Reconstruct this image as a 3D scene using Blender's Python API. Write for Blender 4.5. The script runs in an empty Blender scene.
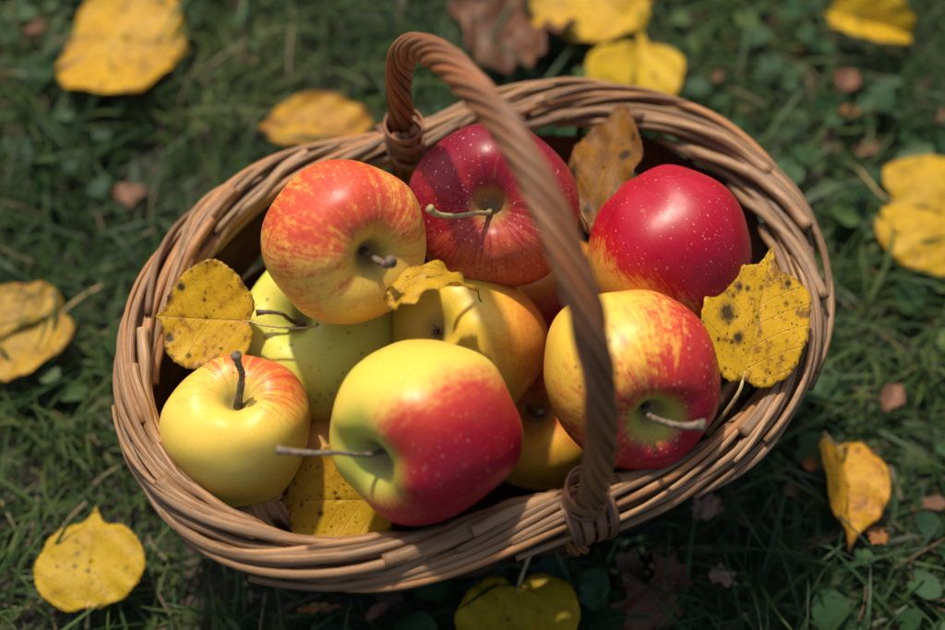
import bpy, math, random
import numpy as np
from mathutils import Vector, Matrix
from math import sin, cos, pi, radians

S = bpy.context.scene
COL = S.collection

# ------------------------------------------------------------------ camera
LENS, SENSOR = 50.0, 36.0
PITCH, DIST, RIM_Z = radians(60), 0.60, 0.125
CAM = np.array([0.0, -DIST * cos(PITCH), RIM_Z + DIST * sin(PITCH)])
cam_d = bpy.data.cameras.new('camera')
cam_d.lens, cam_d.sensor_width = LENS, SENSOR
cam_d.clip_start, cam_d.clip_end = 0.02, 200
cam_d.dof.use_dof = True
cam_d.dof.focus_distance = 0.578
cam_d.dof.aperture_fstop = 3.0
cam_d.dof.aperture_blades = 0
cam = bpy.data.objects.new('camera', cam_d)
cam.location = CAM
cam.rotation_euler = (pi / 2 - PITCH, 0, 0)
COL.objects.link(cam)
S.camera = cam

# ------------------------------------------------------------------ sky, sun, exposure
SUN_EL, SUN_AZ = radians(60), radians(-21)         # azimuth from +Y towards +X: behind the basket, a little left
w = bpy.data.worlds.new('World'); S.world = w; w.use_nodes = True
nt = w.node_tree; nt.nodes.clear()
sky = nt.nodes.new('ShaderNodeTexSky'); sky.sky_type = 'NISHITA'; sky.sun_disc = False
sky.sun_elevation = SUN_EL; sky.sun_rotation = SUN_AZ
bg = nt.nodes.new('ShaderNodeBackground'); bg.inputs[1].default_value = 0.11
sky.dust_density = 3.0; sky.ozone_density = 0.3; sky.air_density = 0.8
wo = nt.nodes.new('ShaderNodeOutputWorld')
nt.links.new(sky.outputs[0], bg.inputs[0]); nt.links.new(bg.outputs[0], wo.inputs[0])
sl = bpy.data.lights.new('sun', 'SUN'); sl.energy = 3.1; sl.angle = radians(2.4); sl.color = (1, .91, .76)
so = bpy.data.objects.new('sun', sl); COL.objects.link(so)
sd = Vector((sin(SUN_AZ) * cos(SUN_EL), cos(SUN_AZ) * cos(SUN_EL), sin(SUN_EL)))
so.rotation_euler = sd.to_track_quat('Z', 'Y').to_euler(); so.location = sd * 3
S.view_settings.view_transform = 'Standard'; S.view_settings.look = 'None'
S.view_settings.exposure = 0.68; S.view_settings.gamma = 1; S.view_settings.use_curve_mapping = False

# ------------------------------------------------------------------ helpers
FPX = 945 * LENS / SENSOR
AX = np.array([1.0, 0, 0]); AU = np.array([0, sin(PITCH), cos(PITCH)]); AB = np.array([0, -cos(PITCH), sin(PITCH)])
def vdir(x, y, z):                      # right / up / towards the viewer -> world
    v = x * AX + y * AU + z * AB
    return v / np.linalg.norm(v)
def ray(px, py): return (px - 472.5) / FPX * AX + (315 - py) / FPX * AU - AB
def at(px, py, z):                      # the point of height z seen at a place of the photograph
    d = ray(px, py); return CAM + d * (z - CAM[2]) / d[2]
def dep(px, py, t): return CAM + t * ray(px, py)

def tag(o, label=None, cat=None, group=None, kind=None):
    if label: o['label'] = label
    if cat: o['category'] = cat
    if group: o['group'] = group
    if kind: o['kind'] = kind
    return o
def empty(name, loc, label, cat, group=None):
    o = bpy.data.objects.new(name, None); o.empty_display_size = .02; o.location = loc
    COL.objects.link(o); return tag(o, label, cat, group)
def mesh(name, V, Fc, mat, parent=None, off=None, attrs=None, smooth=True):
    V = np.asarray(V, dtype=np.float32)
    if off is not None: V = V - np.asarray(off, dtype=np.float32)
    me = bpy.data.meshes.new(name)
    if isinstance(Fc, np.ndarray):
        n, k = Fc.shape
        me.vertices.add(len(V)); me.vertices.foreach_set('co', V.ravel())
        me.loops.add(n * k); me.loops.foreach_set('vertex_index', Fc.astype(np.int32).ravel())
        me.polygons.add(n); me.polygons.foreach_set('loop_start', np.arange(0, n * k, k, dtype=np.int32))
        me.update(calc_edges=True)
    else:
        me.from_pydata(V.tolist(), [], Fc)
    if smooth: me.polygons.foreach_set('use_smooth', np.ones(len(me.polygons), dtype=bool))
    for an, av in (attrs or {}).items():
        a = me.attributes.new(an, 'FLOAT_VECTOR', 'POINT')
        a.data.foreach_set('vector', np.asarray(av, dtype=np.float32).ravel())
    me.materials.append(mat); me.update()
    o = bpy.data.objects.new(name, me); COL.objects.link(o)
    if parent: o.parent = parent
    return o

class Sweep:                            # collects tubes and strips into one mesh, with the coordinates along each rod
    def __init__(s): s.V = []; s.F = []; s.A = []
    def tube(s, P, r, seg=8, rnd=None, flat=1.0, cap=True, up=None):
        P = np.asarray(P, float); n = len(P); r = np.broadcast_to(np.asarray(r, float), (n,))
        T = np.gradient(P, axis=0); T /= np.linalg.norm(T, axis=1)[:, None] + 1e-12
        if up is None:
            a = np.array([0, 0, 1.0]) if abs(T[0][2]) < .9 else np.array([1.0, 0, 0])
            N = np.zeros_like(P); N[0] = a - T[0] * (a @ T[0]); N[0] /= np.linalg.norm(N[0])
            for i in range(1, n):
                v = N[i - 1] - T[i] * (N[i - 1] @ T[i]); N[i] = v / np.linalg.norm(v)
        else:
            up = np.asarray(up, float); up = np.broadcast_to(up, P.shape)
            N = up - T * np.sum(up * T, 1)[:, None]; N /= np.linalg.norm(N, axis=1)[:, None]
        Bn = np.cross(T, N)
        rnd = random.random() if rnd is None else rnd
        L = np.r_[0, np.cumsum(np.linalg.norm(np.diff(P, axis=0), axis=1))]
        b = len(s.V)
        for i in range(n):
            for k in range(seg):
                a = 2 * pi * k / seg
                s.V.append(P[i] + r[i] * (flat * cos(a) * N[i] + sin(a) * Bn[i]))
                s.A.append((rnd, a / (2 * pi), L[i]))
        for i in range(n - 1):
            for k in range(seg):
                k2 = (k + 1) % seg
                s.F.append((b + i * seg + k, b + i * seg + k2, b + (i + 1) * seg + k2, b + (i + 1) * seg + k))
        if cap:
            s.F.append(tuple(b + k for k in range(seg))[::-1])
            s.F.append(tuple(b + (n - 1) * seg + k for k in range(seg)))
    def build(s, name, mat, parent=None, off=None):
        return mesh(name, s.V, s.F, mat, parent, off, {'rc': s.A})

def spline(pts, n):                     # Catmull-Rom through points
    P = np.asarray(pts, float); P = np.vstack([2 * P[0] - P[1], P, 2 * P[-1] - P[-2]])
    out = []; m = len(P) - 3
    for j in range(n):
        u = j / (n - 1) * m; i = min(int(u), m - 1); t = u - i
        a, b, c, d = P[i:i + 4]
        out.append(.5 * (2 * b + (c - a) * t + (2 * a - 5 * b + 4 * c - d) * t * t + (3 * b - a - 3 * c + d) * t ** 3))
    return np.array(out)

# ------------------------------------------------------------------ node helpers
class NG:
    def __init__(s, name):
        s.m = bpy.data.materials.new(name); s.m.use_nodes = True
        s.t = s.m.node_tree; s.t.nodes.clear()
        s.out = s.t.nodes.new('ShaderNodeOutputMaterial')
    def n(s, ty, **k):
        o = s.t.nodes.new(ty)
        for a, v in k.items(): setattr(o, a, v)
        return o
    def put(s, sock, v):
        if v is None: return
        if hasattr(v, 'is_output'): s.t.links.new(v, sock)
        else:
            if isinstance(v, (tuple, list)) and sock.type == 'RGBA' and len(v) == 3: v = (*v, 1)
            sock.default_value = v
    def math(s, op, a, b=None, c=None, clamp=False):
        o = s.n('ShaderNodeMath', operation=op, use_clamp=clamp)
        for i, v in enumerate((a, b, c)): s.put(o.inputs[i], v)
        return o.outputs[0]
    def vmath(s, op, a, b=None):
        o = s.n('ShaderNodeVectorMath', operation=op)
        s.put(o.inputs[0], a)
        if b is not None:
            if op == 'SCALE': s.put(o.inputs[3], b)
            else: s.put(o.inputs[1], b)
        return o.outputs['Value'] if op in ('DOT_PRODUCT', 'LENGTH', 'DISTANCE') else o.outputs[0]
    def sep(s, v):
        o = s.n('ShaderNodeSeparateXYZ'); s.put(o.inputs[0], v); return o.outputs
    def comb(s, x, y, z):
        o = s.n('ShaderNodeCombineXYZ')
        for i, v in enumerate((x, y, z)): s.put(o.inputs[i], v)
        return o.outputs[0]
    def noise(s, vec, scale=1.0, detail=2.0, rough=.5, dist=0.0):
        o = s.n('ShaderNodeTexNoise'); s.put(o.inputs['Vector'], vec)
        for k, v in (('Scale', scale), ('Detail', detail), ('Roughness', rough), ('Distortion', dist)): s.put(o.inputs[k], v)
        return o.outputs['Fac']
    def voro(s, vec, scale, out='Distance', rnd=1.0):
        o = s.n('ShaderNodeTexVoronoi'); s.put(o.inputs['Vector'], vec); s.put(o.inputs['Scale'], scale); s.put(o.inputs['Randomness'], rnd)
        return o.outputs[out]
    def smooth(s, v, lo, hi, a=0.0, b=1.0):
        o = s.n('ShaderNodeMapRange', interpolation_type='SMOOTHSTEP')
        for i, x in enumerate((v, lo, hi, a, b)): s.put(o.inputs[i], x)
        return o.outputs[0]
    def mix(s, f, a, b, blend='MIX'):
        o = s.n('ShaderNodeMix', data_type='RGBA', blend_type=blend)
        s.put(o.inputs[0], f); s.put(o.inputs[6], a); s.put(o.inputs[7], b); return o.outputs[2]
    def ramp(s, v, stops):
        o = s.n('ShaderNodeValToRGB'); e = o.color_ramp.elements
        while len(e) < len(stops): e.new(.5)
        for el, (p, c) in zip(e, stops): el.position = p; el.color = (*c, 1)
        s.put(o.inputs[0], v); return o.outputs[0]
    def attr(s, name): return s.n('ShaderNodeAttribute', attribute_name=name).outputs['Vector']
    def obj(s): return s.n('ShaderNodeTexCoord').outputs['Object']
    def bump(s, h, strength=.3, dist=.001):
        o = s.n('ShaderNodeBump'); s.put(o.inputs['Strength'], strength); s.put(o.inputs['Distance'], dist); s.put(o.inputs['Height'], h)
        return o.outputs[0]
    def bsdf(s, color, rough=.5, normal=None, **k):
        o = s.n('ShaderNodeBsdfPrincipled'); s.put(o.inputs['Base Color'], color); s.put(o.inputs['Roughness'], rough); s.put(o.inputs['Normal'], normal)
        for a, v in k.items(): s.put(o.inputs[a.replace('_', ' ')], v)
        return o.outputs[0]
    def done(s, sh): s.t.links.new(sh, s.out.inputs[0]); return s.m

def leafy(g, color, rough, normal, trans, tcol=None, spec=.22):
    b = g.bsdf(color, rough, normal, Specular_IOR_Level=spec)
    t = g.n('ShaderNodeBsdfTranslucent'); g.put(t.inputs[0], tcol if tcol is not None else color)
    x = g.n('ShaderNodeMixShader'); x.inputs[0].default_value = trans
    g.t.links.new(b, x.inputs[1]); g.t.links.new(t.outputs[0], x.inputs[2])
    return g.done(x.outputs[0])

def rod_material(name, dark, mid, light, orange, rough=.46, grey=None, spec=.42):
    g = NG(name); a = g.attr('rc'); r, ang, L = g.sep(a)[:3]
    sa = g.math('SINE', g.math('MULTIPLY', ang, 2 * pi)); ca = g.math('COSINE', g.math('MULTIPLY', ang, 2 * pi))
    off = g.math('MULTIPLY', r, 37.0)
    long_v = g.comb(g.math('MULTIPLY_ADD', sa, 1.6, off), g.math('MULTIPLY', ca, 1.6), g.math('MULTIPLY', L, 22.0))
    st = g.noise(long_v, 1.6, 4, .6)
    blot = g.noise(g.comb(g.math('MULTIPLY_ADD', sa, .5, off), ca, g.math('MULTIPLY', L, 45.0)), 1.0, 3, .6)
    hue = g.math('FRACT', g.math('MULTIPLY', r, 7.31))
    c = g.mix(g.smooth(st, .3, .72), dark, light)
    c = g.mix(.32, c, mid)
    c = g.mix(g.math('MULTIPLY', g.smooth(hue, .55, .95), .65), c, orange)
    c = g.mix(g.math('MULTIPLY', g.smooth(g.math('FRACT', g.math('MULTIPLY', r, 13.7)), .55, 1.0), .5), c, grey or light)
    c = g.mix(g.math('MULTIPLY', g.smooth(blot, .58, .74), .55), c, dark)
    spk = g.voro(g.comb(g.math('MULTIPLY_ADD', sa, 1.2, off), g.math('MULTIPLY', ca, 1.2), g.math('MULTIPLY', L, 150.0)), .8)
    c = g.mix(g.math('MULTIPLY', g.smooth(spk, .12, .05), .8), c, (.05, .025, .015))
    val = g.math('MULTIPLY_ADD', g.math('FRACT', g.math('MULTIPLY', r, 29.3)), .62, .62)
    c = g.vmath('SCALE', c, val)
    fine = g.noise(g.comb(g.math('MULTIPLY_ADD', sa, 5, off), g.math('MULTIPLY', ca, 5), g.math('MULTIPLY', L, 60.0)), 2.0, 3, .6)
    h = g.math('ADD', fine, g.math('MULTIPLY', blot, .8))
    return g.done(g.bsdf(c, g.math('MULTIPLY_ADD', st, .25, rough - .16), g.bump(h, .45, .0007), Specular_IOR_Level=spec))

M_ROD = rod_material('willow_rod', (.050, .020, .008), (.185, .084, .029), (.50, .280, .118), (.33, .135, .036), grey=(.37, .235, .12))
M_HANDLE = rod_material('handle_rod', (.070, .024, .010), (.235, .085, .027), (.40, .18, .065), (.36, .11, .028), .48)
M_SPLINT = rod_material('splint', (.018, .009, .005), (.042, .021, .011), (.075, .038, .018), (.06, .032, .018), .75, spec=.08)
M_CANE = rod_material('split_cane', (.055, .022, .011), (.185, .072, .030), (.31, .145, .065), (.27, .09, .03), .42)

# ------------------------------------------------------------------ ground
def build_ground():
    xs = np.r_[-60, -20, -6, -2.2, np.linspace(-1.1, 1.1, 90), 2.2, 6, 20, 60]
    X, Y = np.meshgrid(xs, xs + .1)
    rs = np.random.default_rng(3)
    Z = np.zeros_like(X)
    for k in range(14):
        kx, ky = rs.normal(0, 28, 2); Z += .0016 * np.sin(kx * X + ky * Y + rs.uniform(0, 6))
    Z[(abs(X) > 1.15) | (abs(Y) > 1.25)] = 0
    Z = np.minimum(Z, .003)
    n = len(xs); V = np.stack([X.ravel(), Y.ravel(), Z.ravel() - .002], 1)
    i = np.arange(n * n).reshape(n, n)
    Fq = np.stack([i[:-1, :-1].ravel(), i[:-1, 1:].ravel(), i[1:, 1:].ravel(), i[1:, :-1].ravel()], 1)
    g = NG('lawn_soil'); p = g.obj()
    a = g.noise(p, 30, 6, .65); b = g.noise(p, 7, 3, .5); f = g.noise(p, 260, 3, .6)
    c = g.mix(g.smooth(a, .38, .62), (.022, .028, .012), (.045, .032, .02))
    c = g.mix(g.smooth(b, .45, .65), c, (.028, .042, .014))
    c = g.mix(g.math('MULTIPLY', g.smooth(f, .55, .7), .5), c, (.09, .065, .04))
    m = g.done(g.bsdf(c, .9, g.bump(g.math('ADD', f, a), .8, .004)))
    tag(mesh('ground', V, Fq, m), kind='structure')
build_ground()

# basket outline (a little irregular, as woven by hand): radius by angle round its own centre
BC = np.array([.0039, .0069])
CO_OUT = [0.14623, -0.00056, -0.00094, 0.01966, 0.01747, -0.0002, -0.00095, -0.00131, -0.00173, 0.00107, -4e-05]
CO_IN = [0.12361, -0.00112, -0.00224, 0.02192, 0.01667, -0.00063, -0.00191, -0.00156, -0.00086, 0.00064, -0.00038]
def rad(co, a): return co[0] + sum(co[2 * k - 1] * np.cos(k * a) + co[2 * k] * np.sin(k * a) for k in range(1, 6))
def rim_core(a): return .5 * (rad(CO_OUT, a) + rad(CO_IN, a))
def rim_half(a): return .5 * (rad(CO_OUT, a) - rad(CO_IN, a))

# ------------------------------------------------------------------ basket
def build_basket():
    root = empty('wicker_basket', (BC[0], BC[1], 0), 'oval brown wicker basket with arched twisted handle, full of apples, on the grass', 'basket')
    org = np.array([BC[0], BC[1], 0])
    rs = random.Random(11)
    # arc length table so rods are spaced evenly along the oval
    aa = np.linspace(0, 2 * pi, 721); rr = rim_core(aa)
    pts = np.stack([rr * np.cos(aa), rr * np.sin(aa)], 1)
    ll = np.r_[0, np.cumsum(np.linalg.norm(np.diff(pts, axis=0), axis=1))]; LT = ll[-1]
    def ang_at(l): return np.interp(np.mod(l, LT), ll, aa)
    def sm(t): return t * t * (3 - 2 * t)
    def rim_pt(l, phi, dr, hw_off, vh, zo=0.0):
        a = ang_at(l); c = rim_core(a); h = rim_half(a)
        x = c + (h - hw_off + dr) * np.cos(phi)
        z = RIM_Z - .009 + (vh + dr) * np.sin(phi) + zo
        return np.stack([BC[0] + x * np.cos(a), BC[1] + x * np.sin(a), z], 1)
    s = Sweep()
    def rod(l0, Lr, p0, p1, r0, dr0, bow, taper, rnd, seg=9, n=34, ease=.25):
        t = np.linspace(0, 1, n)
        ph = radians(p0) + radians(p1 - p0) * ((1 - ease) * t + ease * sm(t)) + radians(rs.uniform(2, 6)) * np.sin(2 * pi * t * rs.uniform(.8, 2.0) + rs.uniform(0, 6))
        dr = dr0 + bow * np.sin(2 * pi * t * rs.uniform(1.0, 2.2) + rs.uniform(0, 6)) + .0004 * np.sin(t * rs.uniform(18, 30) + rs.uniform(0, 6))
        r = r0 * (1.05 - taper * t) * (1 + .035 * np.sin(t * rs.uniform(25, 45)) + .10 * np.exp(-((t - rs.uniform(.2, .8)) / .02) ** 2))
        s.tube(rim_pt(l0 - t * Lr, ph, dr, r0, .0085), r, seg, rnd)
    for k in range(23):                                 # lower, steeper rods
        rod(LT * (k + rs.uniform(-.35, .35)) / 23, rs.uniform(.10, .16), rs.uniform(205, 222), rs.uniform(-48, -25), rs.uniform(.0019, .0026), -.0034, .0010, .2, rs.random())
    for k in range(25):                                 # upper long rods lying flatter: from inside, over the top, to the outer edge, clockwise
        rod(LT * (k + rs.uniform(-.38, .38)) / 25, rs.uniform(.19, .27), rs.uniform(178, 205), rs.uniform(-30, 5), rs.uniform(.0018, .0027), .0006, .0016, .25, rs.random())
    for k in range(20):                                 # thicker rods whose cut butts lie on top
        t_ = rs.uniform(55, 135)
        rod(LT * (k + rs.uniform(-.4, .4)) / 20, rs.uniform(.07, .12), rs.uniform(185, 205), t_, rs.uniform(.0021, .0028), .0018, .0008, -.12, .5 + .5 * rs.random(), seg=10, ease=0)
    for k in range(20):                                 # loose thin ends lying across the others
        l0 = rs.uniform(0, LT); Lr = rs.uniform(.05, .11); t = np.linspace(0, 1, 18)
        p0 = radians(rs.uniform(110, 180)); p1 = p0 - radians(rs.uniform(60, 130))
        r0 = rs.uniform(.0014, .0021)
        s.tube(rim_pt(l0 - t * Lr, p0 + (p1 - p0) * t, .0012 + .0012 * np.sin(pi * t), r0, .0085), r0 * (1 - .3 * t), 8, rs.random())
    for ph, q in ((60, 0), (120, .3), (180, .5), (0, .7), (-60, .2), (-120, .9)):   # rods the border is wound round
        l = np.linspace(0, LT * .999, 160)
        s.tube(rim_pt(l, np.full_like(l, radians(ph)) + .25 * np.sin(l * 70 + q * 9), 0, 0.0088, .002), .0022, 8, q)
    s.build('rim_border', M_ROD, root, org)
    # wall: flat splints woven round upright stakes
    def wall_r(a, z): return (rad(CO_IN, a) + .006) * (.84 + .16 * z / .115)
    a = np.linspace(0, 2 * pi, 241)
    NS = 30
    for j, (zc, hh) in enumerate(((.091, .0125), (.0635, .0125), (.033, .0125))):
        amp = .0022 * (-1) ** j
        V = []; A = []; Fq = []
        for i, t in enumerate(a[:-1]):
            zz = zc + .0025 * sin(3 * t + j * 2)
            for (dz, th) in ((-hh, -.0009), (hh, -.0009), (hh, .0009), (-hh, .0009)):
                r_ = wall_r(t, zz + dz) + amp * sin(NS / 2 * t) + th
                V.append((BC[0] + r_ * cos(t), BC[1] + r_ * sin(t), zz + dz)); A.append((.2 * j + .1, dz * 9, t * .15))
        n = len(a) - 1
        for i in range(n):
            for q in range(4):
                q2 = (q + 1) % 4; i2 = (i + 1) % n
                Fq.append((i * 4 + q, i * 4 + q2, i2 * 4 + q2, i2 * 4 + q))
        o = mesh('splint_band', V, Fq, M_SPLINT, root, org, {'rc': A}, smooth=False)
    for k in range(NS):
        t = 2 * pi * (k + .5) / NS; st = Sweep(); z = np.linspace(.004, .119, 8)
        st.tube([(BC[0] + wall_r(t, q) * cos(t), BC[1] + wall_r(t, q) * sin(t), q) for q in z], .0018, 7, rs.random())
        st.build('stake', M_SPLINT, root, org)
    V = []; A = []; Fq = []
    a = np.linspace(0, 2 * pi, 97)[:-1]; n = len(a)
    for z, f in ((.003, 1.0), (.009, 1.0)):
        for t in a:
            r_ = wall_r(t, z) * f; V.append((BC[0] + r_ * cos(t), BC[1] + r_ * sin(t), z)); A.append((.3, .2, r_))
    Fq = [tuple(range(n))[::-1], tuple(range(n, 2 * n))] + [(i, (i + 1) % n, n + (i + 1) % n, n + i) for i in range(n)]
    mesh('base_board', V, Fq, M_SPLINT, root, org, {'rc': A}, smooth=False)
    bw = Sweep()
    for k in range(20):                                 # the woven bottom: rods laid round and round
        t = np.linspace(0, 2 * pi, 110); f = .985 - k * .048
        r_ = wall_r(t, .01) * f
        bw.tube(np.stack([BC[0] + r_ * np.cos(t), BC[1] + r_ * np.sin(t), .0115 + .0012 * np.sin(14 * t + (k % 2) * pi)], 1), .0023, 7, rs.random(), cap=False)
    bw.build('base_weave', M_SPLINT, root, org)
    # handle: rods twisted round each other, arched across the short axis
    pa = np.array([-.0349, .1001, RIM_Z]); pb = np.array([.0479, -.0926, RIM_Z])
    hu = (pb - pa) / np.linalg.norm(pb - pa); hn = np.cross(hu, [0, 0, 1.0])
    prof = [(0, -55), (0, -25), (0, 5), (1, 33), (5, 60), (22, 90), (52, 118), (86, 136), (118, 147), (144, 148), (166, 142), (184, 130), (198, 113), (207, 91), (212, 62), (213, 25), (211, -8), (208, -50)]
    path = spline([pa + hu * u * .001 + np.array([0, 0, h * .001]) for u, h in prof], 420)
    T = np.gradient(path, axis=0); T /= np.linalg.norm(T, axis=1)[:, None]
    Nn = np.tile(hn, (len(path), 1)); Bn = np.cross(T, Nn)
    L = np.r_[0, np.cumsum(np.linalg.norm(np.diff(path, axis=0), axis=1))]
    hs = Sweep(); NR = 8
    for k in range(NR):
        ph = 2 * pi * k / NR - L / .098 * 2 * pi
        ro = .0047 + .0005 * np.sin(L * rs.uniform(30, 70) + k * 2)
        P = path + ro[:, None] * (np.cos(ph)[:, None] * Nn + np.sin(ph)[:, None] * Bn)
        hs.tube(P, (.0016 + .0008 * rs.random()) * np.ones(len(P)), 8, rs.random())
    hs.tube(path[::4], .0031, 10, .1)
    # cut rod ends beside the back foot
    for dx, dn, hh in ((.0095, -.0035, .0175), (.0098, .0012, .016), (.0092, .0056, .0175), (.013, -.001, .0145)):
        p = pa + hu * dx + hn * dn
        hs.tube([p + np.array([0, 0, -.02]), p + np.array([0, 0, hh * .6]), p + np.array([0, 0, hh])], .0024, 9, .3)
    hd = hs.build('handle', M_HANDLE, root, org)
    def ring(sw, c, r1, r2, z, tilt, wdt, seed, turns=1.0, dz=0.0):
        t = np.linspace(0, 2 * pi * turns, int(44 * turns)); R = random.Random(seed)
        ax = R.uniform(0, 6)
        P = np.stack([c + (r1 * cos(q)) * hu + (r2 * sin(q)) * hn + np.array([0, 0, z + tilt * cos(q - ax) + dz * q / (2 * pi)]) for q in t])
        upv = np.stack([cos(q) * hu / r1 + sin(q) * hn / r2 for q in t])
        sw.tube(P, wdt, 8, R.random(), flat=.28, up=upv)
    def rimloop(sw, l, phi0, phi1, wdt, seed, lean):
        R = random.Random(seed); t = np.linspace(0, 1, 30); ph = radians(phi0) + radians(phi1 - phi0) * t
        P = rim_pt(l + lean * (t - .5), ph, .0030 + .0004 * np.sin(t * 9 + seed), .0012, .0085)
        c = rim_pt(l + lean * (t - .5), ph, -.004, .0012, .0085)
        sw.tube(P, wdt, 8, R.random(), flat=.3, up=P - c)
    la = np.interp(np.arctan2(pa[1] - BC[1], pa[0] - BC[0]) % (2 * pi), aa, ll)
    lb = np.interp(np.arctan2(pb[1] - BC[1], pb[0] - BC[0]) % (2 * pi), aa, ll)
    b = Sweep()
    ca = pa + hu * .0045
    for i, (z, tl, wd) in enumerate(((.0165, .0030, .0024), (.0105, .0018, .0027), (.0045, .0022, .0026), (-.001, .001, .0027))): ring(b, ca, .0122, .0088, z, tl, wd, i + 2)
    for i, (d, le) in enumerate(((-.008, .002), (-.003, -.002), (.002, .003), (.007, .001))): rimloop(b, la + d, 45, 250, .0026, 20 + i, le)
    b.build('binding', M_CANE, hd, org)
    b = Sweep()
    cb = pb - hu * .001
    for i, (z, tl, wd) in enumerate(((.0150, .004, .0022), (.0100, .003, .0024), (.0050, .003, .0024), (.000, .002, .0024))): ring(b, cb, .0086, .0092, z, tl, wd, i + 40)
    for i, (d, le) in enumerate(((-.0085, .004), (-.003, .000), (.003, -.003), (.0085, -.008))): rimloop(b, lb + d, 170, -60, .0024, 60 + i, le)
    b.build('binding', M_CANE, hd, org)
build_basket()

# ------------------------------------------------------------------ apples
PROF = spline([(0, .50), (.05, .505), (.11, .555), (.19, .66), (.30, .76), (.45, .805), (.62, .775), (.80, .64), (.94, .40), (1.0, .09), (.975, -.23), (.87, -.52), (.70, -.735), (.50, -.85), (.35, -.865), (.23, -.81), (.12, -.74), (0, -.72)], 60)
M_STEM = {}
def stem_material(name, a, b):
    g = NG(name); p = g.obj()
    c = g.mix(g.smooth(g.noise(p, 350, 4, .6), .35, .65), a, b)
    return g.done(g.bsdf(c, .7, g.bump(g.noise(p, 700, 3, .6), .5, .0005)))
M_STEM['tan'] = stem_material('stem_tan', (.24, .17, .06), (.34, .27, .11))
M_STEM['brown'] = stem_material('stem_brown', (.07, .04, .025), (.17, .11, .07))
M_STEM['grey'] = stem_material('stem_grey', (.075, .052, .030), (.21, .155, .095))

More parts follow.
